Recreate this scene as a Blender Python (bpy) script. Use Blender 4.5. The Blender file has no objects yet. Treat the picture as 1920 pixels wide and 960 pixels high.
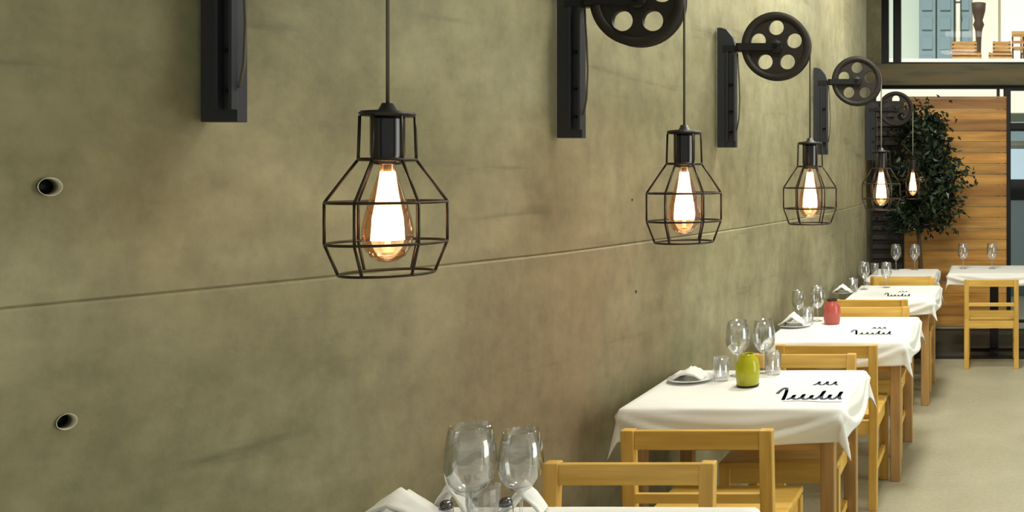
import bpy, bmesh, math, random
from mathutils import Vector, Matrix
random.seed(7)
PI = math.pi
scene = bpy.context.scene
COL = scene.collection

# ---------------------------------------------------------------- camera
F, PX, PY, H = 1700.0, 1860.0, 325.0, 1.63      # focal length (px of 1920), principal point, eye height
cam_d = bpy.data.cameras.new('camera')
cam_d.sensor_width = 36
cam_d.lens = F / 1920 * 36
cam_d.shift_x = (960 - PX) / 1920
cam_d.shift_y = -(480 - PY) / 1920
cam_d.clip_start = 0.05
cam_d.clip_end = 200
cam = bpy.data.objects.new('camera', cam_d)
COL.objects.link(cam)
cam.location = (0, 0, H)
cam.rotation_euler = (PI / 2, 0, 0)
scene.camera = cam

# ---------------------------------------------------------------- light
scene.view_settings.view_transform = 'Standard'
scene.view_settings.look = 'None'
scene.view_settings.exposure = 0.0
scene.view_settings.gamma = 1.0
scene.view_settings.use_curve_mapping = False
world = bpy.data.worlds.new('daylight')
scene.world = world
world.use_nodes = True
bg = world.node_tree.nodes['Background']
bg.inputs[0].default_value = (0.93, 1.0, 0.90, 1)
bg.inputs[1].default_value = 0.31

def area(name, loc, size, power, col=(1, .965, .86), rot=(0, 0, 0)):
    d = bpy.data.lights.new(name, 'AREA')
    d.shape = 'RECTANGLE'
    d.size, d.size_y = size
    d.energy = power
    d.color = col
    o = bpy.data.objects.new(name, d)
    COL.objects.link(o)
    o.location = loc
    o.rotation_euler = rot
    o['kind'] = 'structure'
    return o
LIGHTS = [((-0.5, 3.2, 3.62), (.55, .55), 33), ((-0.55, 5.0, 3.62), (.55, .55), 58), ((-0.4, 6.9, 3.62), (.55, .55), 46)]
for l in LIGHTS:
    area('ceiling_lamp', l[0], l[1], l[2])
area('fill_right', (3.9, 3.6, 1.5), (4.2, 2.2), 128, (1, .99, .88), (0, -PI / 2 * -1, 0))  # added fill light from the unseen right side, brightens the lower wall

sun_d = bpy.data.lights.new('sun', 'SUN')
sun_d.energy = 5.2
sun_d.angle = .02
sun_d.color = (1, .97, .9)
sun = bpy.data.objects.new('sun', sun_d)
COL.objects.link(sun)
sun.rotation_euler = (math.radians(38), 0, math.radians(-6))      # high behind the viewer: lights only the terrace outside
sun['kind'] = 'structure'

# ---------------------------------------------------------------- helpers
def link(o, parent=None):
    COL.objects.link(o)
    if parent is not None:
        o.parent = parent
    return o

def tag(o, label=None, cat=None, group=None, kind=None):
    if label: o['label'] = label
    if cat: o['category'] = cat
    if group: o['group'] = group
    if kind: o['kind'] = kind
    return o

def thing(name, label, cat, loc=(0, 0, 0), rz=0, group=None):
    o = bpy.data.objects.new(name, None)
    o.empty_display_size = .1
    COL.objects.link(o)
    o.location = loc
    o.rotation_euler = (0, 0, rz)
    return tag(o, label, cat, group)

def dup(root, loc=None, rz=None, label=None, parent=None, scale=None):
    r = root.copy()
    COL.objects.link(r)
    if parent is not None: r.parent = parent
    if loc is not None: r.location = loc
    if rz is not None: r.rotation_euler = (0, 0, rz)
    if scale is not None: r.scale = (scale,) * 3
    if label: r['label'] = label
    for ch in list(root.children):
        dup(ch, parent=r)
    return r

def obj(name, bm, mat, parent=None, smooth=False, bevel=0):
    me = bpy.data.meshes.new(name)
    if bevel:
        bmesh.ops.remove_doubles(bm, verts=bm.verts, dist=1e-5)
        es = [e for e in bm.edges if len(e.link_faces) == 2 and e.calc_face_angle(0) > .6]
        bmesh.ops.bevel(bm, geom=es, offset=bevel, segments=2, affect='EDGES', profile=.5)
    bmesh.ops.recalc_face_normals(bm, faces=bm.faces)
    bm.to_mesh(me)
    bm.free()
    if smooth:
        for p in me.polygons: p.use_smooth = True
    o = bpy.data.objects.new(name, me)
    mats = mat if isinstance(mat, (list, tuple)) else [mat]
    for m in mats: me.materials.append(m)
    return link(o, parent)

def box(bm, x0, x1, y0, y1, z0, z1, mi=0):
    vs = [bm.verts.new(p) for p in ((x0, y0, z0), (x1, y0, z0), (x1, y1, z0), (x0, y1, z0), (x0, y0, z1), (x1, y0, z1), (x1, y1, z1), (x0, y1, z1))]
    for f in ((0, 3, 2, 1), (4, 5, 6, 7), (0, 1, 5, 4), (1, 2, 6, 5), (2, 3, 7, 6), (3, 0, 4, 7)):
        fc = bm.faces.new([vs[i] for i in f])
        fc.material_index = mi

def B(*args):
    bm = bmesh.new()
    for a in args: box(bm, *a)
    return bm

def tube(bm, pts, r, seg=8, closed=False, radii=None):
    pts = [Vector(p) for p in pts]
    n = len(pts)
    rings = []
    up = None
    for i, p in enumerate(pts):
        if closed:
            t = (pts[(i + 1) % n] - pts[i - 1]).normalized()
        else:
            t = (pts[min(i + 1, n - 1)] - pts[max(i - 1, 0)]).normalized()
        if up is None:
            a = Vector((0, 0, 1)) if abs(t.z) < .9 else Vector((1, 0, 0))
            up = t.cross(a).normalized()
        up = (up - t * up.dot(t))
        if up.length < 1e-6: up = t.orthogonal()
        up.normalize()
        w = t.cross(up)
        rr = radii[i] if radii else r
        rings.append([bm.verts.new(p + (up * math.cos(k * 2 * PI / seg) + w * math.sin(k * 2 * PI / seg)) * rr) for k in range(seg)])
    m = n if closed else n - 1
    for i in range(m):
        a, b = rings[i], rings[(i + 1) % n]
        for k in range(seg):
            bm.faces.new((a[k], a[(k + 1) % seg], b[(k + 1) % seg], b[k]))
    if not closed:
        bm.faces.new(rings[0][::-1])
        bm.faces.new(rings[-1])

def ring(bm, z, R, r, n=40, seg=8, cx=0, cy=0):
    tube(bm, [(cx + R * math.cos(i * 2 * PI / n), cy + R * math.sin(i * 2 * PI / n), z) for i in range(n)], r, seg, True)

def lathe(bm, prof, seg=28, cx=0, cy=0, z0=0):
    """prof: (r, z) list; r==0 gives a pole"""
    rows = []
    for r, z in prof:
        if r < 1e-6:
            rows.append([bm.verts.new((cx, cy, z + z0))])
        else:
            rows.append([bm.verts.new((cx + r * math.cos(k * 2 * PI / seg), cy + r * math.sin(k * 2 * PI / seg), z + z0)) for k in range(seg)])
    for a, b in zip(rows[:-1], rows[1:]):
        for k in range(seg):
            k2 = (k + 1) % seg
            if len(a) == 1 and len(b) == 1: continue
            if len(a) == 1: bm.faces.new((a[0], b[k2], b[k]))
            elif len(b) == 1: bm.faces.new((a[k], a[k2], b[0]))
            else: bm.faces.new((a[k], a[k2], b[k2], b[k]))

def L(prof, seg=28, **k):
    bm = bmesh.new()
    lathe(bm, prof, seg, **k)
    return bm

# ---------------------------------------------------------------- materials
def mat(name, col, rough=.6, metal=0, spec=.5, **kw):
    m = bpy.data.materials.new(name)
    m.use_nodes = True
    b = m.node_tree.nodes['Principled BSDF']
    b.inputs['Base Color'].default_value = (*col, 1)
    b.inputs['Roughness'].default_value = rough
    b.inputs['Metallic'].default_value = metal
    b.inputs['Specular IOR Level'].default_value = spec
    return m

def nodes(m):
    return m.node_tree.nodes, m.node_tree.links, m.node_tree.nodes['Principled BSDF']

def noise(m, scale=(1, 1, 1), s=5, detail=4, rough=.55, loc=(0, 0, 0)):
    N, K, b = nodes(m)
    tc = N.new('ShaderNodeTexCoord')
    mp = N.new('ShaderNodeMapping')
    mp.inputs['Scale'].default_value = scale
    mp.inputs['Location'].default_value = loc
    K.new(tc.outputs['Object'], mp.inputs[0])
    n = N.new('ShaderNodeTexNoise')
    n.inputs['Scale'].default_value = s
    n.inputs['Detail'].default_value = detail
    n.inputs['Roughness'].default_value = rough
    K.new(mp.outputs[0], n.inputs['Vector'])
    return n

def ramp(m, src, stops):
    N, K, b = nodes(m)
    r = N.new('ShaderNodeValToRGB')
    el = r.color_ramp.elements
    while len(el) < len(stops): el.new(.5)
    for e, (p, c) in zip(el, stops):
        e.position = p
        e.color = (*c, 1) if len(c) == 3 else c
    K.new(src, r.inputs[0])
    return r

def mixc(m, fac, a, b_, mode='MIX', f=1.0):
    N, K, b = nodes(m)
    x = N.new('ShaderNodeMix')
    x.data_type = 'RGBA'
    x.blend_type = mode
    if fac is None: x.inputs[0].default_value = f
    else: K.new(fac, x.inputs[0])
    for s, v in ((6, a), (7, b_)):
        if isinstance(v, tuple): x.inputs[s].default_value = (*v, 1)
        else: K.new(v, x.inputs[s])
    return x.outputs[2]

def bump(m, src, strength=.2, dist=.01):
    N, K, b = nodes(m)
    bp = N.new('ShaderNodeBump')
    bp.inputs['Strength'].default_value = strength
    bp.inputs['Distance'].default_value = dist
    K.new(src, bp.inputs['Height'])
    K.new(bp.outputs[0], b.inputs['Normal'])

def g(v): return (v, v, v)

# concrete wall: olive grey, cloudy, formwork streaks, rusty-brown patches
M_wall = mat('concrete_wall', (.3, .27, .17), .62, spec=.35)
N, K, b_ = nodes(M_wall)
n1 = noise(M_wall, (1, .8, 1.1), 1.5, 6, .6)
n2 = noise(M_wall, (.6, .6, 5.5), 2.0, 5, .55, (3, 1, 0))
n3 = noise(M_wall, (1, .9, .7), .9, 3, .5, (7.4, 2.2, 5))
n4 = noise(M_wall, (1.6, 1.6, .9), 5, 6, .7, (1, 5, 2))
n5 = noise(M_wall, (1, 1, 1), 14, 4, .6, (2, 2, 2))
c1 = ramp(M_wall, n1.outputs[0], [(.28, (.175, .164, .086)), (.5, (.26, .246, .142)), (.72, (.35, .334, .212))])
c2 = ramp(M_wall, n2.outputs[0], [(.27, g(.5)), (.38, g(.93)), (.6, g(1.0)), (.8, g(1.1))])
c3 = ramp(M_wall, n3.outputs[0], [(.38, g(0)), (.55, g(1))])
c4 = ramp(M_wall, n4.outputs[0], [(.3, g(.80)), (.6, g(1.12))])
tcw = N.new('ShaderNodeTexCoord')
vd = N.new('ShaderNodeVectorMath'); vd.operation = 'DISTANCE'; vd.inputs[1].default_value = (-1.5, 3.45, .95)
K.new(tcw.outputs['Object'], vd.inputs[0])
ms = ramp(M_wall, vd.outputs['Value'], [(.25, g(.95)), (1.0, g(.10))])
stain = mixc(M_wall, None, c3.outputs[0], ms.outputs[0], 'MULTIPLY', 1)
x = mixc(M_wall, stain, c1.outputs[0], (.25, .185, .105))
x = mixc(M_wall, None, x, c2.outputs[0], 'MULTIPLY', .8)
x = mixc(M_wall, None, x, c4.outputs[0], 'MULTIPLY', .9)
x = mixc(M_wall, None, x, ramp(M_wall, n5.outputs[0], [(.3, g(.88)), (.5, g(1.0)), (.7, g(1.08))]).outputs[0], 'MULTIPLY', 1)
K.new(x, b_.inputs['Base Color'])
bump(M_wall, n5.outputs[0], .2, .008)

M_floor = mat('polished_concrete_floor', (.5, .46, .3), .45)
N, K, b_ = nodes(M_floor)
n1 = noise(M_floor, (1, 1, 1), 2.2, 5)
n2 = noise(M_floor, (1, 1, 1), 40, 3)
c1 = ramp(M_floor, n1.outputs[0], [(.3, (.38, .36, .245)), (.7, (.47, .45, .33))])
x = mixc(M_floor, None, c1.outputs[0], ramp(M_floor, n2.outputs[0], [(.3, g(.9)), (.7, g(1.05))]).outputs[0], 'MULTIPLY', 1)
K.new(x, b_.inputs['Base Color'])
bump(M_floor, n2.outputs[0], .05)

M_ceil = mat('ceiling_plaster', (.6, .58, .5), .8)
M_beam = mat('concrete_beam', (.2, .18, .1), .7)
n = noise(M_beam, (.6, 1, 5), 2.5, 4)
nodes(M_beam)[1].new(ramp(M_beam, n.outputs[0], [(.3, (.10, .10, .055)), (.52, (.19, .165, .095)), (.7, (.24, .16, .075))]).outputs[0], nodes(M_beam)[2].inputs['Base Color'])

def wood(name, dark, light, scale=(1, 1, 1), s=9, rough=.45):
    m = mat(name, light, rough)
    n = noise(m, scale, s, 4)
    r = ramp(m, n.outputs[0], [(.3, dark), (.7, light)])
    m.node_tree.links.new(r.outputs[0], m.node_tree.nodes['Principled BSDF'].inputs['Base Color'])
    return m
M_chair = wood('honey_pine', (.60, .35, .06), (.82, .54, .13), (1, 12, 12), 2.5)
M_chairv = wood('honey_pine_upright', (.56, .32, .055), (.80, .51, .125), (12, 12, 1), 2.5)
M_table = wood('table_wood', (.40, .22, .07), (.56, .34, .12), (1, 12, 12), 2.5)
M_tablev = wood('table_leg_wood', (.33, .18, .06), (.52, .31, .12), (12, 12, 1), 2.5)
M_panel = wood('varnished_plank', (.40, .17, .03), (.78, .42, .11), (.8, 6, 9), 1.6, .42)
N, K, b_ = nodes(M_panel)
tc = N.new('ShaderNodeTexCoord'); sp = N.new('ShaderNodeSeparateXYZ'); K.new(tc.outputs['Object'], sp.inputs[0])
mul = N.new('ShaderNodeMath'); mul.operation = 'MULTIPLY'; mul.inputs[1].default_value = 1 / .115; K.new(sp.outputs[2], mul.inputs[0])
fl = N.new('ShaderNodeMath'); fl.operation = 'FLOOR'; K.new(mul.outputs[0], fl.inputs[0])
wn = N.new('ShaderNodeTexWhiteNoise'); wn.noise_dimensions = '1D'; K.new(fl.outputs[0], wn.inputs['W'])
src = b_.inputs['Base Color'].links[0].from_socket
tone = ramp(M_panel, wn.outputs[0], [(0, (.62, .55, .5)), (.5, (.95, 1.0, 1.05)), (1, (1.25, 1.2, 1.1))])
K.new(mixc(M_panel, None, src, tone.outputs[0], 'MULTIPLY', 1), b_.inputs['Base Color'])

M_black = mat('black_steel', (.022, .022, .024), .42, .6)
M_iron = mat('cast_iron', (.03, .026, .022), .55, .5)
n = noise(M_iron, (1, 1, 1), 30, 3)
bump(M_iron, n.outputs[0], .3, .004)
M_chan = mat('gunmetal_channel', (.035, .038, .048), .45, .4)
M_gun = mat('gunmetal_gloss', (.07, .068, .07), .22, .9)
M_wire = mat('cage_wire', (.035, .028, .018), .4, .5)
M_cord = mat('cord', (.08, .075, .05), .6)
M_cloth = mat('white_linen', (.86, .87, .85), .85, spec=.2)
n = noise(M_cloth, (1, 1, 1), 7, 4)
bump(M_cloth, n.outputs[0], .25, .012)
M_ink = mat('dark_blue_ink', (.03, .045, .09), .7)
M_china = mat('white_china', (.85, .86, .85), .15)
M_steel = mat('cutlery_steel', (.18, .18, .2), .2, 1)
M_bolt = mat('bolt_steel', (.01, .01, .012), .5, .8)
M_dark = mat('dark_slats', (.03, .026, .022), .5)
M_slat = mat('dark_slats_front', (.07, .055, .055), .5)
M_leaf = mat('ficus_leaf', (.012, .03, .014), .35)
n = noise(M_leaf, (1, 1, 1), 9, 2)
nodes(M_leaf)[1].new(ramp(M_leaf, n.outputs[0], [(.35, (.006, .014, .010)), (.65, (.03, .055, .022))]).outputs[0], nodes(M_leaf)[2].inputs['Base Color'])
M_bark = mat('ficus_bark', (.09, .06, .04), .8)
M_pot = mat('terracotta_dark', (.12, .08, .06), .6)
M_cup = mat('tie_hole_cup', (.62, .6, .48), .5)

def glass(name, tint=(1, 1, 1), trans=.0, rough=.03):
    m = bpy.data.materials.new(name)
    m.use_nodes = True
    N, K = m.node_tree.nodes, m.node_tree.links
    N.remove(N['Principled BSDF'])
    out = N['Material Output']
    t = N.new('ShaderNodeBsdfTransparent'); t.inputs[0].default_value = (*tint, 1)
    gl = N.new('ShaderNodeBsdfGlossy'); gl.inputs['Roughness'].default_value = rough
    lw = N.new('ShaderNodeLayerWeight'); lw.inputs[0].default_value = .35
    mr = N.new('ShaderNodeMapRange'); mr.inputs['To Min'].default_value = .06 + trans; mr.inputs['To Max'].default_value = .85 if trans > -.01 else .06
    K.new(lw.outputs['Facing'], mr.inputs[0])
    mx = N.new('ShaderNodeMixShader')
    K.new(mr.outputs[0], mx.inputs[0]); K.new(t.outputs[0], mx.inputs[1]); K.new(gl.outputs[0], mx.inputs[2])
    K.new(mx.outputs[0], out.inputs['Surface'])
    return m
M_glass = glass('clear_glass', (.975, .985, .99), .05)
M_pane = glass('window_pane', (.98, .99, .99), -.058)
M_amber = glass('amber_bulb_glass', (1, .66, .42), 0)

def tinted(name, col, em=0):
    m = mat(name, col, .12)
    m.node_tree.nodes['Principled BSDF'].inputs['Transmission Weight'].default_value = .45
    return m
M_olive = tinted('olive_green_glass', (.66, .66, .02))
M_red = tinted('rose_red_glass', (.72, .16, .13))

M_fil = bpy.data.materials.new('glowing_filament')
M_fil.use_nodes = True
b_ = M_fil.node_tree.nodes['Principled BSDF']
b_.inputs['Base Color'].default_value = (1, .8, .5, 1)
b_.inputs['Emission Color'].default_value = (1, .74, .5, 1)
b_.inputs['Emission Strength'].default_value = 9.0
M_mica = mat('frosted_stem', (.9, .8, .6), .4)

# ---------------------------------------------------------------- curved concrete wall
WP = [(-1.2, -3.3), (0.2, -2.86), (1.2, -2.42), (1.9, -2.118), (2.25, -1.965), (2.75, -1.755), (3.27, -1.578), (3.85, -1.468), (4.46, -1.36), (5.3, -1.27), (6.14, -1.21), (7.4, -1.19), (8.77, -1.228), (10.2, -1.42)]
def wall_x(y):
    for i in range(len(WP) - 1):
        if WP[i][0] <= y <= WP[i + 1][0] or i == len(WP) - 2:
            y0, x0 = WP[i]; y1, x1 = WP[i + 1]
            pm = WP[max(i - 1, 0)]; pn = WP[min(i + 2, len(WP) - 1)]
            m0 = (x1 - pm[1]) / (y1 - pm[0]); m1 = (pn[1] - x0) / (pn[0] - y0)
            h = y1 - y0; t = (y - y0) / h
            return (2*t**3 - 3*t**2 + 1) * x0 + (t**3 - 2*t**2 + t) * h * m0 + (-2*t**3 + 3*t**2) * x1 + (t**3 - t**2) * h * m1
CEIL = 3.7
def wall_mesh():
    bm = bmesh.new()
    zs = [(-.05, .005), (1.334, .005), (1.339, .001), (1.342, -.005), (1.347, 0), (CEIL + .02, 0)]
    rows = []
    n = 110
    for i in range(n + 1):
        y = -1.2 + (10.2 + 1.2) * i / n
        x = wall_x(y)
        fr = [bm.verts.new((x + o, y, z)) for z, o in zs]
        bk = [bm.verts.new((x - .35, y, z)) for z, o in zs]
        rows.append((fr, bk))
    for i in range(n):
        (a, ab), (b, bb) = rows[i], rows[i + 1]
        for k in range(5):
            bm.faces.new((a[k], b[k], b[k + 1], a[k + 1]))
            bm.faces.new((ab[k], ab[k + 1], bb[k + 1], bb[k]))
        bm.faces.new((a[5], b[5], bb[5], ab[5]))
        bm.faces.new((a[0], ab[0], bb[0], b[0]))
    for (a, ab), flip in ((rows[0], 0), (rows[-1], 1)):
        for k in range(5):
            bm.faces.new((a[k], a[k + 1], ab[k + 1], ab[k]))
    return bm
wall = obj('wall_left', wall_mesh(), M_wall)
tag(wall, kind='structure')

def wall_at(px):
    """distance at which the wall crosses the sight line of a column of the photograph"""
    r = (px - PX) / F
    y = .9
    while wall_x(y) / y < r: y += .005
    return y
HOLES = []
for px, py, R in ((85, 350, .0195), (120, 790, .017), (1190, 547, .007), (1185, 375, .006)):
    y = wall_at(px)
    z = H - (py - PY) * y / F
    sl = (wall_x(y + .02) - wall_x(y - .02)) / .04
    HOLES.append((Vector((wall_x(y), y, z)), Vector((1, -sl, 0)).normalized(), R))
cutbm = bmesh.new()
for p, nrm, R in HOLES:
    d = min(.05, R * 2.2)
    w = Vector((0, 0, 1)); u = nrm.cross(w)
    seg = 28
    a = [cutbm.verts.new(p + nrm * .03 + (u * math.cos(k*2*PI/seg) + w * math.sin(k*2*PI/seg)) * R * 1.14) for k in range(seg)]
    m_ = [cutbm.verts.new(p - nrm * (R*.3) + (u * math.cos(k*2*PI/seg) + w * math.sin(k*2*PI/seg)) * R) for k in range(seg)]
    c = [cutbm.verts.new(p - nrm * d + (u * math.cos(k*2*PI/seg) + w * math.sin(k*2*PI/seg)) * R * .8) for k in range(seg)]
    cutbm.faces.new(a); cutbm.faces.new(c[::-1])
    for r0, r1 in ((a, m_), (m_, c)):
        for k in range(seg):
            cutbm.faces.new((r0[k], r1[k], r1[(k + 1) % seg], r0[(k + 1) % seg]))
cut = obj('cut', cutbm, M_wall)
md = wall.modifiers.new('holes', 'BOOLEAN')
md.operation = 'DIFFERENCE'; md.solver = 'EXACT'; md.object = cut
bpy.context.view_layer.update()
dg = bpy.context.evaluated_depsgraph_get()
newme = bpy.data.meshes.new_from_object(wall.evaluated_get(dg))
wall.modifiers.clear()
wall.data = newme
bpy.data.objects.remove(cut)

# plastic cone liners of the two big tie holes: a lighter lip with a dark plug
for i, (p, nrm, R) in enumerate(HOLES[:2]):
    t = thing('tie_hole_sleeve', ['pale-lipped formwork tie hole in the concrete above the wall joint' , 'pale-lipped formwork tie hole in the concrete below the wall joint'][i], 'wall hole', p, 0, 'tie holes in the concrete wall')
    t.rotation_euler = nrm.to_track_quat('Z', 'Y').to_euler()
    obj('sleeve', L([(R * 1.05, .008), (R * 1.05, .0095), (R*.99, .0095), (R * .82, -.015), (R * .84, -.015), (R*1.0, .0065), (R * 1.05, .008)], 32), M_cup, t, True)
    obj('plug', L([(0, -.022), (R * .8, -.022), (R * .78, -.03), (0, -.03)], 24), M_black, t, True)

# ---------------------------------------------------------------- floor, ceiling, back facade
tag(obj('floor', B((-3.6, 4.2, -1.2, 10.0, -.05, 0)), M_floor), kind='structure')
tag(obj('ceiling', B((-3.6, 4.2, -1.2, 10.3, CEIL, CEIL + .1)), M_ceil), kind='structure')
BY = 9.85
# pier between wall and window, beam over the low glazing
tag(obj('wall_back', B((-1.40, -1.205, BY, BY + .25, 2.585, CEIL), (-1.40, -1.30, BY, BY + .25, 0, 2.585)), M_wall), kind='structure')
tag(obj('trim_1', B((-1.39, 4.2, BY - .06, BY + .25, 2.585, 2.815)), M_beam, bevel=.006), kind='structure')

def window(name, x0, x1, z0, z1, bars, fw=.07, left=None, y=BY + .05):
    root = bpy.data.objects.new(name, None); COL.objects.link(root)
    root.location = (x0, y, z0)
    tag(root, kind='structure')
    bm = bmesh.new()
    W, Z = x1 - x0, z1 - z0
    lw = left or fw
    box(bm, 0, lw, 0, .07, 0, Z); box(bm, W - fw, W, 0, .07, 0, Z)
    box(bm, lw, W - fw, 0, .07, 0, fw * .5); box(bm, lw, W - fw, 0, .07, Z - fw, Z)
    for bx, bw in bars: box(bm, bx - x0, bx - x0 + bw, 0, .07, fw * .5, Z - fw)
    obj('window_frame', bm, M_black, root)
    obj('pane', B((lw, W - fw, .03, .036, fw * .5, Z - fw)), M_pane, root)
window('window_1', -1.205, 4.2, 2.815, CEIL, [(-1.08, .085), (1.6, .06)], .06, .075)
window('window_2', -1.30, .155, .0, 2.585, [(.05, .035)], .03)
window('window_3', .155, 4.2, .0, 2.585, [(1.4, .05)], .05)

# ---------------------------------------------------------------- outside: terrace and neighbours
M_out = mat('pale_render', (.84, .82, .70), .8)
M_cream = mat('cream_wall', (.80, .72, .55), .8)
M_pave = mat('terrace_paving', (.5, .48, .42), .8)
M_blue = mat('blue_grey_shutter', (.16, .23, .26), .5)
M_pblue = mat('pale_blue_door', (.42, .56, .66), .4)
M_green = mat('grey_green_render', (.42, .5, .43), .8)
M_crate = wood('crate_wood', (.26, .12, .035), (.55, .33, .12), (1, 4, 8), 3)
M_bpost = mat('brown_post', (.06, .033, .018), .7)
tag(obj('ground', B((-4, 8, 10.1, 30, -.06, -.01)), M_pave), kind='structure')
bm = B((-3.5, 7, 12.4, 15.6, 2.9, 3.2), (-3.5, 7, 12.4, 12.55, 2.45, 2.9))
tag(obj('terrace_slab', bm, M_out, bevel=.01), kind='structure')
def facade(x0, x1, y, z0, z1, m, name='neighbour_wall_or_sky_stand_in'):
    return tag(obj(name, B((x0, x1, y, y + .3, z0, z1)), m), kind='structure')
facade(-3.5, -.55, 15.2, 3.2, 7, M_green)
facade(-.55, .1, 15.0, 3.2, 7, M_cream)
facade(.1, 4.5, 15.5, 3.2, 7, M_out)  # pale wall raised to stand in for the bright sky behind the window
t = thing('folding_shutter', 'blue-grey panelled shutter on the terrace behind the upper window', 'shutter', (-1.2, 14.9, 3.2))
for k in range(3):
    bm = B((k * .3, k * .3 + .27, 0, .05, 0, 2.4))
    for j in range(7): box(bm, k * .3 + .05, k * .3 + .22, -.02, 0, .15 + j * .32, .15 + j * .32 + .2)
    obj('shutter_leaf', bm, M_blue, t)
t = thing('downpipe', 'pale pipe rising beside the terrace shutters', 'pipe', (-.55, 14.7, 3.2))
obj('pipe', L([(0, 0), (.035, 0), (.035, 2.6), (0, 2.6)], 14), M_out, t, True)
for z in (.3, 1.2, 2.1):
    bm = bmesh.new(); ring(bm, z, .042, .01, 16, 6); obj('pipe_bracket', bm, M_black, t)
t = thing('timber_post', 'dark brown turned post on the terrace behind the upper window', 'post', (-.20, 13.6, 3.2))
obj('shaft', L([(0, 0), (.06, 0), (.06, .08), (.035, .14), (.04, .4), (.055, .58), (.085, .66), (.06, .72), (.10, .86), (.11, .98), (0, .98)], 18), M_bpost, t, True)
for i, (x, z, w) in enumerate(((-.36, 3.2, .42), (-.40, 3.36, .36), (.12, 3.2, .34), (.14, 3.36, .26))):
    t = thing('wooden_crate', ['lower orange-brown slatted crate left of the terrace post', 'upper orange-brown slatted crate left of the terrace post', 'lower orange-brown slatted crate right of the terrace post', 'upper orange-brown slatted crate right of the terrace post'][i], 'crate', (x, 13.05, z), 0, 'crates on the terrace')
    bm = bmesh.new()
    for k in range(3): box(bm, -w/2, w/2, -.13, -.12, .008 + k*.052, .045 + k*.052); box(bm, -w/2, w/2, .12, .13, .008 + k*.052, .045 + k*.052)
    for k in range(3): box(bm, -w/2, -w/2+.01, -.12, .12, .008 + k*.052, .045 + k*.052); box(bm, w/2-.01, w/2, -.12, .12, .008 + k*.052, .045 + k*.052)
    obj('slat_side', bm, M_crate, t)
    obj('crate_floor', B((-w/2+.01, w/2-.01, -.12, .12, 0, .012)), M_crate, t)
    for sx in (-1, 1):
        for sy in (-1, 1):
            obj('corner_batten', B((sx*(w/2-.02)-.01, sx*(w/2-.02)+.01, sy*.11-.01, sy*.11+.01, .012, .158)), M_bpost, t)
for i, x in enumerate((.38, .52)):
    t = thing('terrace_chair', ['brown slatted terrace chair nearest the crates', 'brown slatted terrace chair at the right edge of the upper window'][i], 'chair', (x, 13.1 + i * .5, 3.2), 0, 'chairs on the terrace')
    obj('seat', B((-.09, .09, -.12, .12, .22, .245)), M_crate, t)
    bm = B((-.09, .09, .1, .12, .42, .5), (-.09, .09, .1, .12, .32, .36)); obj('backrest', bm, M_crate, t)
    for sx in (-1, 1):
        obj('leg', B((sx*.08-.012, sx*.08+.012, -.11, -.085, 0, .22)), M_bpost, t)
        obj('leg', B((sx*.08-.012, sx*.08+.012, .12, .145, 0, .5)), M_bpost, t)
# lower outside, seen right of the plank screen and under the beam
facade(-3.5, 8, 16.5, 0, 2.9, M_green)
t = thing('blue_door', 'pale blue door seen through the glass right of the plank screen', 'door', (.22, 12.15, 0))
obj('door_leaf', B((0, 1.0, 0, .05, .35, 2.0)), M_pblue, t, bevel=.008)
obj('door_frame', B((-.07, 0, -.02, .07, 0, 2.15), (1.0, 1.07, -.02, .07, 0, 2.15), (0, 1.0, -.02, .07, 2.0, 2.15)), M_out, t)
obj('kick_plate', B((0, 1.0, -.0, .05, 0.0, .35)), M_blue, t)
obj('cross_rail', B((0.0, 1.0, -.015, 0, 1.27, 1.55)), M_black, t)
t = thing('awning_box', 'black awning box above the pale blue door outside', 'awning', (.2, 12.05, 2.12))
obj('housing', B((0, 1.2, 0, .2, .08, .2)), M_black, t, bevel=.02)
obj('valance', B((0, 1.2, .02, .035, -.06, .08)), M_blue, t)

t = thing('floor_shade_sheet', 'dark olive sheet with black border painting the shade under the pedestal table', 'mat', (.15, 8.72, 0))  # dark sheet standing in for the shade on the floor under this table
obj('shade_field', B((-.80, .80, -.66, .66, 0, .004)), mat('olive_shade', (.06, .055, .035), .9), t)
obj('shade_border', B((-.88, .88, -.76, -.66, 0, .006), (-.88, .88, .66, .76, 0, .006), (-.88, -.80, -.66, .66, 0, .006), (.80, .88, -.66, .66, 0, .006)), mat('black_shade', (.012, .011, .01), .8), t)

# ---------------------------------------------------------------- plank screen and dark shutter
t = thing('plank_screen', 'varnished orange-brown horizontal plank screen at the back of the room', 'wooden screen', (-.93, 9.62, 0))
bm = bmesh.new()
for k in range(21):
    box(bm, 0, 1.085, 0, .03, .012 + k * .115, .012 + k * .115 + .111)
obj('planks', bm, M_panel, t, bevel=.002)
obj('edge_post', B((1.085, 1.125, -.01, .04, 0, 2.43)), M_black, t)
obj('top_cap', B((-.005, 1.085, -.008, .038, 2.427, 2.445)), M_panel, t)
t = thing('slatted_screen', 'near-black slatted screen behind the foliage at the end of the wall', 'slatted screen', (-1.285, 9.62, 0))
obj('backing', B((0.02, .335, .03, .05, 0, 2.4)), M_dark, t)
bm = bmesh.new()
for k in range(24): box(bm, .02, .335, 0, .03, .03 + k * .1, .03 + k * .1 + .045)
obj('slats', bm, M_slat, t)
obj('stile', B((0, .02, -.005, .05, 0, 2.42)), M_dark, t)
obj('stile', B((.335, .35, -.005, .05, 0, 2.42)), M_dark, t)

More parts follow.
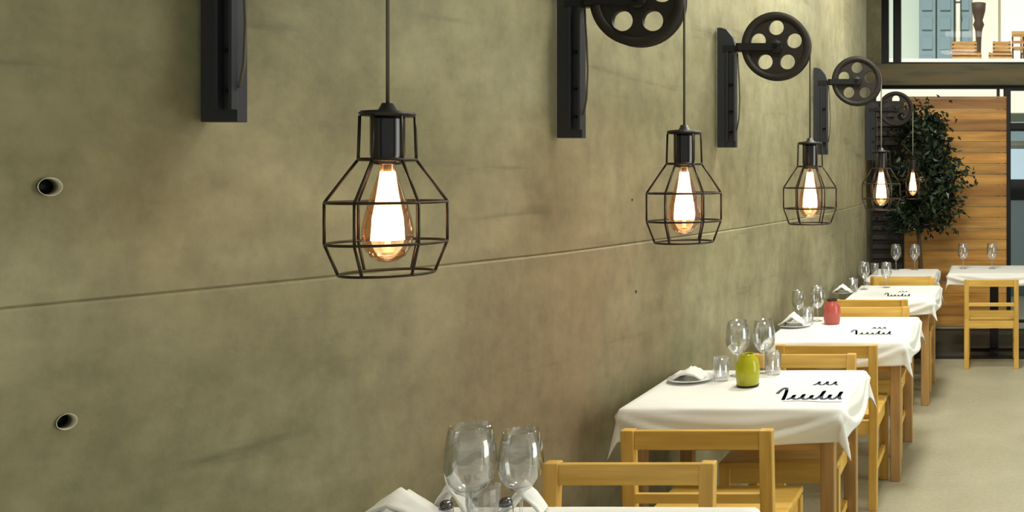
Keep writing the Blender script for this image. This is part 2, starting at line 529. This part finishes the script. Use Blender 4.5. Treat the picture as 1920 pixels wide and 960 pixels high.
# ---------------------------------------------------------------- ficus
t = thing('potted_ficus', 'dark bushy potted ficus tree in front of the plank screen', 'plant', (-.74, 9.2, 0))
obj('pot', L([(0, 0), (.14, 0), (.19, .34), (.205, .34), (.205, .38), (.18, .38), (.17, .33), (0, .33)], 28), M_pot, t, True)
bm = bmesh.new()
tube(bm, [(0, 0, .3), (.015, .01, .7), (-.01, 0, 1.1), (.01, 0, 1.5), (0, 0, 1.95)], .02, 8, radii=[.024, .022, .018, .013, .006])
for k in range(22):
    a = random.uniform(0, 2 * PI); z = random.uniform(1.15, 1.9); r = random.uniform(.2, .42)
    tube(bm, [(0, 0, z), (r * .5 * math.cos(a), r * .35 * math.sin(a), z + .12), (r * math.cos(a), r * .6 * math.sin(a), z + .2)], .006, 5, radii=[.008, .006, .003])
obj('trunk', bm, M_bark, t, True)
bm = bmesh.new()
clumps = []
for k in range(60):
    a = random.uniform(0, 2*PI); h = random.uniform(0, 1)
    R = (.16 + .30 * math.sin(min(1, h * 1.15 + .08) * PI) ** .7) * random.uniform(.35, 1)
    clumps.append((R * math.cos(a), .6 * R * math.sin(a), 1.16 + h * 1.02))
for k in range(5200):
    c = random.choice(clumps)
    s = .085
    p = Vector((c[0] + random.gauss(0, s), max(-.36, min(.33, c[1] + random.gauss(0, s * .7))), c[2] + random.gauss(0, s)))
    if p.x < -.44: p.x = -.44 + random.uniform(0, .05)
    ln = random.uniform(.05, .095); wd = ln * .5
    d = Vector((random.gauss(0, 1), random.gauss(0, 1), random.gauss(-.4, .8))).normalized()
    s_ = d.cross(Vector((random.gauss(0, 1), random.gauss(0, 1), random.gauss(0, 1)))).normalized()
    nn = d.cross(s_) * ln * .1
    v = [bm.verts.new(q) for q in (p, p + d * ln * .4 + s_ * wd * .5 + nn, p + d * ln, p + d * ln * .4 - s_ * wd * .5 + nn)]
    bm.faces.new((v[0], v[1], v[2])); bm.faces.new((v[0], v[2], v[3]))
fo = obj('foliage', bm, M_leaf, t)

# ---------------------------------------------------------------- pulley brackets
def disc_with_holes(R, r0, hole, n, thick, holes_at, start=PI / 2):
    cu = bpy.data.curves.new('c', 'CURVE'); cu.dimensions = '2D'; cu.fill_mode = 'BOTH'; cu.extrude = thick / 2
    cu.bevel_depth = .002
    def circ(cx, cy, r, m):
        s = cu.splines.new('POLY'); s.points.add(m - 1); s.use_cyclic_u = True
        for i in range(m):
            s.points[i].co = (cx + r * math.cos(i*2*PI/m), cy + r * math.sin(i*2*PI/m), 0, 1)
    circ(0, 0, R, 64)
    for k in range(n):
        a = start + k * 2 * PI / n
        circ(holes_at * math.cos(a), holes_at * math.sin(a), hole, 28)
    o = bpy.data.objects.new('c', cu); COL.objects.link(o)
    bpy.context.view_layer.update()
    me = bpy.data.meshes.new_from_object(o.evaluated_get(bpy.context.evaluated_depsgraph_get()))
    bpy.data.objects.remove(o)
    me.transform(Matrix.Rotation(PI / 2, 4, 'X'))
    return me
web_me = disc_with_holes(.148, .03, .039, 5, .02, .093)
web_me.name = 'wheel_web'
web_me.materials.clear(); web_me.materials.append(M_iron)
PZ, PR, AX = 2.253, .168, .29        # wheel height, wheel radius, axle distance from wall side of the channel
def make_bracket():
    t = thing('pulley_bracket', 'x', 'pulley bracket', group='pulley brackets along the concrete wall')
    bm = bmesh.new()   # channel standing off the wall: web + two flanges, pointed shoulder on top
    zt, zb = 2.345, 1.757
    prof = [(0, zb), (.092, zb), (.092, zt - .10), (.075, zt - .045), (.045, zt - .008), (.02, zt), (0, zt)]
    f = [bm.verts.new((x, -.012, z)) for x, z in prof]; b = [bm.verts.new((x, .018, z)) for x, z in prof]
    bm.faces.new(f); bm.faces.new(b[::-1])
    for k in range(len(prof)): bm.faces.new((f[k], b[k], b[(k+1) % 7], f[(k+1) % 7]))
    obj('channel', bm, M_chan, t, bevel=.002)
    obj('flange', B((.05, .058, -.03, -.0115, zb + .03, zt - .12)), M_chan, t)
    obj('flange', B((.084, .092, -.03, -.0115, zb + .03, zt - .12)), M_chan, t)
    obj('wall_plate', B((0.0, .008, -.05, .05, zb - .0, zt)), M_chan, t)
    for z in (1.928, 1.828, 2.06):
        obj('bolt', L([(0, 0), (.011, 0), (.011, .009), (0, .009)], 6), M_bolt, t).location = (.070, -.012, z)
        t.children[-1].rotation_euler = (PI / 2, 0, 0)
    bm = bmesh.new()   # forked arm carrying the axle
    box(bm, .03, .15, -.018, .018, PZ - .026, PZ + .004)
    for s in (-1, 1): box(bm, .10, AX + .03, s * .036 - .005, s * .036 + .005, PZ - .022, PZ + .012)
    box(bm, .10, .112, -.041, .041, PZ - .022, PZ + .012)
    obj('arm', bm, M_black, t)
    bm = bmesh.new()   # brace cable loop along channel
    tube(bm, [(.10, -.01, 2.22), (.108, -.012, 2.1), (.112, -.012, 2.0), (.108, -.012, 1.9), (.097, -.012, 1.84)], .0035, 6)
    obj('loop_cable', bm, M_cord, t, True)
    rim = bmesh.new()
    lathe(rim, [(.136, -.022), (PR, -.022), (PR, -.014), (PR - .016, 0), (PR, .014), (PR, .022), (.136, .022), (.136, -.022)], 56)
    bmesh.ops.rotate(rim, verts=rim.verts, matrix=Matrix.Rotation(PI / 2, 3, 'X'))
    w = obj('wheel', rim, M_iron, t, True); w.location = (AX, 0, PZ)
    wb = link(bpy.data.objects.new('wheel_web', web_me), w)
    hb = L([(0, -.03), (.03, -.03), (.034, -.024), (.034, .024), (.03, .03), (0, .03)], 24)
    bmesh.ops.rotate(hb, verts=hb.verts, matrix=Matrix.Rotation(PI / 2, 3, 'X'))
    obj('hub', hb, M_iron, w, True)
    ax = L([(0, -.05), (.011, -.05), (.011, .05), (0, .05)], 14)
    bmesh.ops.rotate(ax, verts=ax.verts, matrix=Matrix.Rotation(PI / 2, 3, 'X'))
    o = obj('axle', ax, M_bolt, t); o.location = (AX, 0, PZ)
    return t
LY = [2.248, 3.265, 4.46, 6.14, 8.77]
PXC = [-1.52, -1.267, -1.063, -.903, -.922]          # wheel centre x, per bracket
blab = ['wall bracket nearest the camera, gunmetal channel left of the largest lamp',
        'large black pulley wheel half cut off by the top edge, between first and second lamps',
        'whole black five-hole pulley wheel whose channel stands right of the second lamp',
        'smaller black pulley wheel and channel just right above the third lamp',
        'farthest small pulley wheel and bracket against the dark foliage']
br = make_bracket()
brackets = []
for i, (y, px) in enumerate(zip(LY, PXC)):
    o = br if i == 0 else dup(br)
    sl = (wall_x(y + .05) - wall_x(y - .05)) / .1
    x = wall_x(y) + .004 + abs(sl) * .05
    if i == 0: x -= .012
    o.location = (x, y, 0)
    o['label'] = blab[i]
    # every arm is as long as its own reach
    brackets.append((x + AX, y))

# ---------------------------------------------------------------- cage pendant lamps
LZ = 1.379    # underside of cage
def make_lamp():
    t = thing('cage_pendant_lamp', 'x', 'pendant lamp', group='cage pendant lamps hanging along the wall')
    t.location = (0, 0, 0)
    obj('top_cap', L([(0, .425), (.012, .425), (.02, .408), (.056, .404), (.058, .392), (.0, .392)], 32), M_black, t, True)
    obj('socket', L([(0, .392), (.036, .392), (.037, .385), (.037, .30), (.034, .285), (.036, .283), (.036, .275), (.022, .272), (0, .272)], 32), M_gun, t, True)
    bm = bmesh.new()
    R = .127
    r = .0035
    ring(bm, .398, .057, r); ring(bm, .285, .060, r + .0008); ring(bm, .18, R, r); ring(bm, .08, R, r); ring(bm, .004, .1, r)
    for k in range(6):
        a = k * PI / 3 + .0
        c, s = math.cos(a), math.sin(a)
        pts = [(.057, .392), (.060, .285), (R, .18), (R, .08), (.1, .004)]
        P = [(q * c, q * s, z) for q, z in pts]
        for j in range(4): tube(bm, [P[j], P[j + 1]], r, 7)
        tube(bm, [(.034*c, .034*s, .285), (.060*c, .060*s, .285)], r, 6)
    obj('wire_cage', bm, M_wire, t, True)
    prof = [(.016, .275), (.0165, .262), (.024, .235), (.036, .195), (.048, .15), (.0545, .115), (.055, .095), (.049, .066), (.036, .045), (.02, .034), (0, .030)]
    bl = obj('bulb', L(prof, 32), M_amber, t, True)
    bm = bmesh.new()
    n = 13
    for k in range(n):
        a = k * 2 * PI / n; a2 = a + .18
        tube(bm, [(.010*math.cos(a), .010*math.sin(a), .255), (.017*math.cos(a), .017*math.sin(a), .2), (.027*math.cos(a2), .027*math.sin(a2), .14), (.030*math.cos(a), .030*math.sin(a), .085)], .0062, 6)
    obj('filament', bm, M_fil, bl, True)
    obj('glass_stem', L([(0, .27), (.009, .27), (.006, .2), (.006, .06), (.014, .055), (.012, .05), (0, .05)], 14), M_mica, bl, True)
    return t
lamp = make_lamp()
llab = ['largest, nearest cage pendant lamp with glowing bulb against bare wall',
        'second cage pendant lamp from the camera, above the table with the olive jar',
        'third cage pendant lamp, beside the channel foot near the end of the wall',
        'small glowing pendant lamp in front of the dark slatted screen',
        'smallest, farthest pendant lamp, hanging in front of the ficus']
lamp_x = [(735 - PX) / F * LY[0], (1283 - PX) / F * LY[1], (1518 - PX) / F * LY[2], (1655 - PX) / F * LY[3], (1713 - PX) / F * LY[4]]
M_cordf = mat('pale_cord', (.30, .30, .24), .6)
for i in range(5):
    o = lamp if i == 0 else dup(lamp)
    wx = brackets[i][0] + PR - .004            # cord leaves the wheel at its right side
    o.location = (wx, LY[i], LZ)
    o['label'] = llab[i]
for i in range(5):
    q = [q for q in COL.objects if q.name.startswith('cage_pendant_lamp')][i]
    w = [c for c in q.children if c.name.startswith('wire_cage')][0]
    w.rotation_euler = (0, 0, math.radians([33, 19, 14, 10, 3][i]))
for i in range(5):
    o = [q for q in COL.objects if q.name.startswith('cage_pendant_lamp')][i]
    bm = bmesh.new()
    rr = PR - .004
    pts = [(0, 0, .42), (0, 0, PZ - LZ)]
    for k in range(1, 10):
        a = k * PI / 2 / 9 * 1.05
        pts.append((-rr + rr * math.cos(a), 0, PZ - LZ + rr * math.sin(a)))
    pts.append((-rr - .14, 0, PZ - LZ + .05))
    tube(bm, pts, .0042 if i < 4 else .005, 7)
    obj('cord', bm, M_cord if i < 3 else M_cordf, o, True)

# ---------------------------------------------------------------- tables, cloths, chairs
def make_table(name, w, d, label, loc, group='square wooden tables along the wall'):
    t = thing(name, label, 'table', loc, 0, group)
    T = .742
    obj('table_top', B((-w/2, w/2, -d/2, d/2, T - .03, T)), M_table, t, bevel=.004)
    i = .035
    obj('apron', B((-w/2 + i, w/2 - i, -d/2 + i, -d/2 + i + .022, T - .165, T - .03), (-w/2 + i, w/2 - i, d/2 - i - .022, d/2 - i, T - .165, T - .03),
                   (-w/2 + i, -w/2 + i + .022, -d/2 + i + .022, d/2 - i - .022, T - .165, T - .03), (w/2 - i - .022, w/2 - i, -d/2 + i + .022, d/2 - i - .022, T - .165, T - .03)), M_table, t)
    for sx in (-1, 1):
        for sy in (-1, 1):
            cx, cy = sx * (w/2 - .05), sy * (d/2 - .05)
            obj('leg', B((cx - .027, cx + .027, cy - .027, cy + .027, 0, T - .03)), M_tablev, t, bevel=.004)
    return t

def make_cloth(w, d, label, loc, drop=.125, seed=1, group='white tablecloths along the wall'):
    rnd = random.Random(seed)
    bm = bmesh.new()
    nx, ny, nd = 34, 30, 14
    def axis(h, n):
        return [-h - drop * (1 - k / nd) for k in range(nd)] + [-h + 2*h*k/n for k in range(n + 1)] + [h + drop * (k + 1) / nd for k in range(nd)]
    us, vs = axis(w/2, nx), axis(d/2, ny)
    ph = [rnd.uniform(0, 6) for _ in range(4)]
    V = []
    top = .745
    for v in vs:
        row = []
        for u in us:
            du, dv = max(abs(u) - w/2, 0), max(abs(v) - d/2, 0)
            r = math.hypot(du, dv)
            ex, ey = max(-w/2, min(w/2, u)), max(-d/2, min(d/2, v))
            z = top + (0.0008 * math.sin(u * 9 + ph[0]) * math.sin(v * 8 + ph[1]) if r == 0 else 0)
            x, y = ex, ey
            if r > 0:
                sx, sy = (1 if u > 0 else -1), (1 if v > 0 else -1)
                dx, dy = sx * du / r, sy * dv / r
                cor = min(du, dv) / max(du, dv)
                rip = .010 * math.sin(u * 17 + ph[2]) * math.sin(v * 15 + ph[3]) + .009
                # corner cloth folds back on itself into a hanging point
                out = .007 + (.05 + .32 * cor) * r + rip * r / drop * (1 - cor)
                if u < -w/2: out *= 1 - .62 * (du / r) ** 2      # hangs close against the wall
                qq = (u / (w/2)) if dv >= du else (v / (d/2))
                qq = max(-1, min(1, qq)); q_ = r / drop
                for amp, cc in ((.019, .92 - .62 * qq * qq), (.012, .42 - .42 * qq * qq)):
                    out += amp * math.exp(-((q_ - cc) / .16) ** 2) * (1 - cor) * min(1, q_ * 4)
                x += dx * out; y += dy * out
                sag = 1 + .0 * cor
                hem = .012 * math.cos(u / w * PI) if dv > du else .012 * math.cos(v / d * PI)
                z = top - max(0, r - .004) * (.985 if cor < .01 else .985 + .07 * cor) - hem * r / drop * (1 - cor)
                if cor > 0:
                    x -= dx * 0; 
            row.append(bm.verts.new((x, y, z)))
        V.append(row)
    for j in range(len(V) - 1):
        for i in range(len(V[0]) - 1):
            bm.faces.new((V[j][i], V[j][i+1], V[j+1][i+1], V[j+1][i]))
    o = obj('tablecloth', bm, M_cloth, None, True)
    o.location = loc
    sm = o.modifiers.new('thick', 'SOLIDIFY'); sm.thickness = .002; sm.offset = 1
    return tag(o, label, 'tablecloth', group)

def make_chair():
    t = thing('wooden_chair', 'x', 'chair', group='pine dining chairs at the tables')
    W, P = .245, .043
    for s in (-1, 1):
        x = s * (W - P / 2)
        bm = bmesh.new()
        vs = []
        for z, y in ((0, -.25), (.44, -.225), (.8, -.25)):
            vs.append([bm.verts.new((x + a * P/2, y + b * .018, z)) for a, b in ((-1, -1), (1, -1), (1, 1), (-1, 1))])
        for a, b in ((0, 1), (1, 2)):
            for k in range(4): bm.faces.new((vs[a][k], vs[a][(k+1) % 4], vs[b][(k+1) % 4], vs[b][k]))
        bm.faces.new(vs[0][::-1]); bm.faces.new(vs[2])
        obj('back_post', bm, M_chairv, t, bevel=.004)
        obj('front_leg', B((x - P/2, x + P/2, .18, .18 + .038, 0, .425)), M_chairv, t, bevel=.003)
        obj('side_stretcher', B((x - .01, x + .01, -.225, .18, .16, .195)), M_chair, t)
    q = W - P + .002
    obj('top_rail', B((-q, q, -.258, -.236, .735, .797)), M_chair, t, bevel=.004)
    obj('back_slat', B((-q, q, -.25, -.232, .558, .59)), M_chair, t, bevel=.003)
    obj('seat', B((-W + .002, W - .002, -.20, .235, .427, .452)), M_chair, t, bevel=.006)
    obj('seat_rail', B((-q, q, .19, .21, .36, .427), (-q, q, -.235, -.213, .36, .427), (-W + .012, -W + .03, -.21, .18, .36, .427), (W - .03, W - .012, -.21, .18, .36, .427)), M_chair, t)
    return t

# table name, x0, x1, y front, y rear
TB = [(-1.64, -.625, 1.55, 2.405), (-1.402, -.568, 3.405, 4.07), (-1.205, -.455, 4.76, 5.58), (-1.03, -.415, 6.32, 7.14), (-1.06, -.50, 7.66, 8.38)]
tl = ['square wooden table nearest the camera at the bottom edge of the photo',
      'square wooden table that carries the olive-green jar',
      'square wooden table that carries the rose-red jar',
      'fourth wooden table from the camera, behind the table with the red jar',
      'fifth wooden table from the camera, at the far end of the wall']
cl = ['white cloth at the bottom edge, under the two big goblets',
      'white cloth with dark script and hanging corner points under the olive-green jar',
      'white cloth under the rose-red jar',
      'white cloth on the fourth table, right behind the red jar',
      'white cloth on the fifth table at the far end of the wall']
cloths = []
for i, (x0, x1, y0, y1) in enumerate(TB):
    e = .006
    c = ((x0 + x1) / 2, (y0 + y1) / 2, 0)
    make_table('dining_table', x1 - x0 - 2 * e, y1 - y0 - 2 * e, tl[i], c)
    cloths.append(make_cloth(x1 - x0 - 2 * e, y1 - y0 - 2 * e, cl[i], c, .125 if i < 3 else .10, i + 1))

# far pedestal table
FX0, FX1, FY0, FY1 = -.40, .52, 7.98, 8.7
c = ((FX0 + FX1) / 2, (FY0 + FY1) / 2, 0)
t = thing('pedestal_table', 'black pedestal table behind the lone front-facing chair', 'table', c)
obj('table_top', B((-.44, .44, -.34, .34, .712, .742)), M_table, t, bevel=.003)
obj('pedestal', B((-.08, .0, -.04, .04, .03, .712)), M_black, t, bevel=.004)
obj('foot', B((-.32, .24, -.035, .035, 0, .03), (-.075, -.005, -.28, .28, 0, .03)), M_black, t)
make_cloth(.88, .68, 'white cloth on the pedestal table in front of the plank screen', c, .10, 9, 'white tablecloths at the back')

chair = make_chair()
CH = [(-1.04, 2.36, PI, 'pine chair facing the camera behind the nearest table', 1),
      (-.955, 3.19, 0, 'pine chair seen from behind, pushed up to the table with the olive jar', 1),
      (-.87, 3.925, PI, 'pine chair with pale back right behind the olive-jar table', 1),
      (-.80, 4.64, 0, 'pine chair seen from behind at the near side of the red-jar table', 1),
      (-.76, 5.40, PI, 'pine chair facing the camera on the far side of the red-jar table', 1),
      (-.80, 6.22, 0, 'pine chair seen from behind at the near side of the fourth table', 1),
      (-.70, 6.98, PI, 'pine chair on the far side of the fourth table', 1),
      (-.735, 7.555, 0, 'pine chair seen from behind at the near side of the fifth table', 1),
      (-.005, 7.80, 0, 'lone pale pine chair seen from behind in front of the pedestal table', .93)]
for i, (x, y, rz, lab, s) in enumerate(CH):
    o = chair if i == 0 else dup(chair)
    o.location = (x, y, 0); o.rotation_euler = (0, 0, rz); o.scale = (s, s, s)
    o['label'] = lab

# ---------------------------------------------------------------- table ware
TZ = .7475
def goblet_prof(rb=.055, h=.26):
    bz = h * .38
    return [(0, 0), (.037, 0), (.037, .002), (.006, .010), (.0045, .02), (.0045, bz - .012), (.008, bz - .004), (rb * .55, bz + .010), (rb * .9, bz + .038), (rb, bz + .068), (rb * .95, bz + .11), (rb * .80, h),
            (rb * .80 - .0015, h), (rb * .95 - .0018, bz + .11), (rb - .002, bz + .068), (rb * .9 - .002, bz + .040), (rb * .5, bz + .014), (0, bz + .006)]
gp = goblet_prof()
G0 = tag(obj('wine_goblet', L(gp, 32), M_glass, None, True), 'x', 'wine glass', 'wine glasses on the tables')
def at(px, py, z):
    y = F * (H - z) / (py - PY)
    return ((px - PX) / F * y, y, z)
def pt(px, y, z=TZ): return ((px - PX) / F * y, y, z)
GL = [(pt(882, 2.2), 1.04, 'larger clear goblet at lower left of the pine chair on the nearest table'),
      (pt(977, 2.26), .93, 'slightly smaller clear goblet between the large goblet and the pine chair'),
      (pt(1383, 3.96), .92, 'clear goblet by the wall behind the olive jar, left of the pair'),
      (pt(1432, 4.02), .9, 'clear goblet behind the olive jar, right of the pair'),
      (pt(1533, 5.42), .8, 'clear goblet standing left of the red jar'),
      (pt(1497, 5.42), .7, 'clear goblet by the wall on the red-jar table'),
      (pt(1620, 6.9), .8, 'clear goblet on the fourth table, nearer the wall'),
      (pt(1662, 7.0), .75, 'clear goblet on the fourth table, nearer the aisle'),
      (pt(1680, 8.3), .9, 'clear goblet on the fifth table in front of the dark slats'),
      (pt(1715, 8.3), .9, 'clear goblet on the fifth table below the farthest lamp'),
      (pt(1806, 8.4), .9, 'clear goblet on the pedestal table, left one against planks'),
      (pt(1860, 8.4), .9, 'clear goblet on the pedestal table, right one against planks')]
for i, (p, s, lab) in enumerate(GL):
    o = G0 if i == 0 else G0.copy()
    if i: COL.objects.link(o)
    o.location = p; o.scale = (s * 1.02, s * 1.02, s); o['label'] = lab

# tumblers
tp = [(0, 0), (.028, 0), (.032, .01), (.036, .10), (.0345, .10), (.030, .014), (0, .010)]
T0 = tag(obj('tumbler', L(tp, 26), M_glass, None, True), 'x', 'glass', 'water tumblers on the tables')
TL = [(pt(858, 2.06), 'low tumbler in front of the larger goblet on the nearest table'),
      (pt(1352, 3.86), 'tumbler left of the olive jar'),
      (pt(1450, 3.98), 'tumbler behind right of the olive jar'),
      (pt(1515, 5.3), 'tumbler left of the red jar by the wall'),
      (pt(1600, 6.75), 'tumbler at the wall side of the fourth table'),
      (pt(1640, 7.9), 'tumbler at the wall side of the fifth table')]
for i, (p, lab) in enumerate(TL):
    o = T0 if i == 0 else T0.copy()
    if i: COL.objects.link(o)
    o.location = p; o['label'] = lab

# jars
def jar(name, label, m, p, s, neck):
    t = thing(name, label, 'jar', p)
    t.scale = (s, s, s)
    obj('body', L([(0, 0), (.036, 0), (.042, .008), (.046, .045), (.0465, .07), (.043, .095), (.034, .113), (.026, .120), (.025, .128), (.022, .128), (.023, .119), (.031, .111), (.040, .092), (.042, .06), (.038, .015), (0, .012)], 30), m, t, True)
    if neck:
        obj('clear_base', L([(0, -.0), (.038, .0), (.042, .003), (.0435, .0085), (.040, .0088), (0, .0089)], 30), M_black, t, True)
        obj('candle', L([(0, .013), (.025, .013), (.025, .05), (0, .05)], 18), M_china, t, True)
    else:
        bm = bmesh.new(); ring(bm, .1285, .025, .004, 28); obj('dark_collar', bm, M_iron, t, True)
        obj('candle', L([(0, .013), (.025, .013), (.025, .06), (0, .06)], 18), M_china, t, True)
    return t
jar('olive_glass_jar', 'olive-green glass candle jar on the second table', M_olive, at(1402, 724, TZ), 1.06, True)
jar('red_glass_jar', 'rose-red glass candle jar on the third table', M_red, at(1560, 607, TZ), 1.1, False)

# plates with folded napkins
pp = [(0, 0), (.05, 0), (.06, .004), (.105, .014), (.105, .017), (.058, .008), (0, .006)]
P0 = tag(obj('dinner_plate', L(pp, 36), M_china, None, True), 'x', 'plate', 'white dinner plates')
def napkin_bm(w, d, h, seed):
    rnd = random.Random(seed)
    bm = bmesh.new()
    n = 10
    V = []
    for j in range(n + 1):
        row = []
        for i in range(n + 1):
            u, v = i / n - .5, j / n - .5
            z = h * max(0, 1 - abs(u) * 1.9) ** .8 * (1 - abs(v) * .6) + .004 * math.sin(v * 19 + seed) * math.cos(u * 15) + .006
            row.append(bm.verts.new((u * w * (1 - .25 * v), v * d, z)))
        V.append(row)
    for j in range(n):
        for i in range(n): bm.faces.new((V[j][i], V[j][i+1], V[j+1][i+1], V[j+1][i]))
    r = bmesh.ops.extrude_face_region(bm, geom=bm.faces[:])
    for v in [q for q in r['geom'] if isinstance(q, bmesh.types.BMVert)]: v.co.z = max(0, v.co.z - .007)
    return bm
PL = [(pt(756, 2.27), 1.0, 'dinner plate with dark fork at the bottom left of the nearest table'),
      (pt(1040, 2.10), 1.0, 'dinner plate at the chair side of the nearest table'),
      (pt(1296, 3.86), .92, 'white plate by the wall left of the olive jar'),
      (pt(1490, 5.22), .9, 'white plate by the wall on the red-jar table'),
      (pt(1580, 6.66), .75, 'white plate by the wall on the fourth table')]
for i, (p, s, lab) in enumerate(PL):
    o = P0 if i == 0 else P0.copy()
    if i: COL.objects.link(o)
    o.location = p; o.scale = (s, s, s); o['label'] = lab
NK = [(pt(748, 2.26), .19, .10, .085, 'folded white napkin peaked on the leftmost plate'),
      (pt(1296, 3.87), .12, .12, .045, 'folded napkin on the plate left of the olive jar'),
      (pt(850, 2.345), .085, .06, .105, 'tall folded napkin right behind the larger goblet'),
      (pt(985, 2.345), .10, .06, .085, 'low folded napkin right behind the smaller goblet'),
      (pt(1488, 5.22), .13, .12, .075, 'folded napkin standing on the wall-side plate of the red-jar table'),
      (pt(1580, 6.66), .12, .12, .06, 'folded napkin on the wall-side plate of the fourth table')]
for i, (p, w, d, h, lab) in enumerate(NK):
    if not w: continue
    o = tag(obj('folded_napkin', napkin_bm(w, d, h, i), M_cloth, None, True), lab, 'napkin', 'folded napkins')
    o.location = (p[0], p[1], TZ + (.0075 if 'plate' in lab else .0005))

# fork resting on the napkin
t = thing('fork', 'dark steel fork leaning on the leftmost napkin', 'fork', (pt(772, 2.20)[0], 2.205, TZ + .046))
t.rotation_euler = (-.9, .03, .06)
obj('handle', B((-.02, .10, -.005, .005, 0, .003)), M_steel, t, bevel=.001)
bm = B((-.045, -.02, -.011, .011, 0, .003))
for k in range(4): box(bm, -.085, -.045, -.011 + k * .0062, -.0075 + k * .0062, 0, .002)
obj('tines', bm, M_steel, t)

# small cut-glass cruet bowl and shakers near the goblets
t = thing('cut_glass_bowl', 'small faceted glass bowl in front of the goblets', 'bowl', (pt(905, 2.30)[0], 2.305, TZ))
bm = bmesh.new()
prof = [(0, 0), (.022, 0), (.034, .02), (.041, .05), (.042, .085), (.0395, .085), (.038, .05), (.031, .022), (0, .006)]
lathe(bm, prof, 18)
obj('bowl_body', bm, M_glass, t)
for i, px in enumerate((836, 940)):
    t = thing('salt_shaker', ['glass shaker left of the cut-glass bowl', 'glass shaker right of the cut-glass bowl'][i], 'shaker', (pt(px, 2.24)[0], 2.24 + i * .02, TZ), 0, 'glass shakers on the nearest table')
    obj('body', L([(0, 0), (.017, 0), (.019, .03), (.016, .055), (0, .055)], 10), M_glass, t)
    obj('cap', L([(0, .055), (.016, .055), (.015, .068), (.008, .074), (0, .075)], 16), M_steel, t, True)

# ---------------------------------------------------------------- script printed on cloths
def script_bm(W, Hh, seed, upper):
    rnd = random.Random(seed)
    bm = bmesh.new()
    def stroke(P, w):
        L_ = []
        for i, p in enumerate(P):
            a = Vector(P[min(i + 1, len(P) - 1)]) - Vector(P[max(i - 1, 0)])
            if a.length < 1e-9: a = Vector((1, 0))
            nrm = Vector((-a.y, a.x)).normalized() * w * (.55 + .45 * abs(a.normalized().y))
            L_.append((bm.verts.new((p[0] - nrm.x, p[1] - nrm.y, 0)), bm.verts.new((p[0] + nrm.x, p[1] + nrm.y, 0))))
        for a, b in zip(L_[:-1], L_[1:]):
            bm.faces.new((a[0], b[0], b[1], a[1]))
    # opening capital: swash
    c = .16 * W
    stroke([(-.01*W + c * .5 * (1 - math.cos(t_)) + .03*W, Hh * (.5 + .45 * math.sin(t_ * 1.5))) for t_ in [k * .2 for k in range(24)]], W * .024)
    n = 6
    P = []
    for k in range(n * 14 + 1):
        th = k / 14 * 2 * PI
        amp = [.30, .36, .28, .62, .32, .55, .3][min(int(k / 14), n)]
        P.append((W * (.22 + .75 * k / (n * 14)) + .028 * W * math.sin(th), Hh * (.10 + amp * .5 * (1 - math.cos(th)))))
    stroke(P, W * .024)
    stroke([(W * (.2 + .8 * k / 12), Hh * (-.06 + .04 * math.sin(k * .5))) for k in range(13)], W * .009)
    if upper:
        P = []
        for k in range(3 * 12 + 1):
            th = k / 12 * 2 * PI
            P.append((W * (.42 + .36 * k / 36) + .02 * W * math.sin(th), Hh * (1.18 + .14 * (1 - math.cos(th)))))
        stroke(P, W * .02)
    bmesh.ops.recalc_face_normals(bm, faces=bm.faces)
    r = bmesh.ops.extrude_face_region(bm, geom=bm.faces[:])
    for v in [q for q in r['geom'] if isinstance(q, bmesh.types.BMVert)]: v.co.z += .0006
    return bm
for i, (px0, y0, W, Hh) in {1: (1442, 3.52, .285, .22), 2: (1590, 4.95, .24, .17), 3: (1655, 6.5, .2, .2)}.items():
    o = obj('printed_script', script_bm(W, Hh, i, True), M_ink, cloths[i])
    cx = (TB[i][0] + TB[i][1]) / 2; cy = (TB[i][2] + TB[i][3]) / 2
    o.location = ((px0 - PX) / F * y0 - cx, y0 - cy, .7478)
    o['label'] = 'dark blue script printed on the cloth'
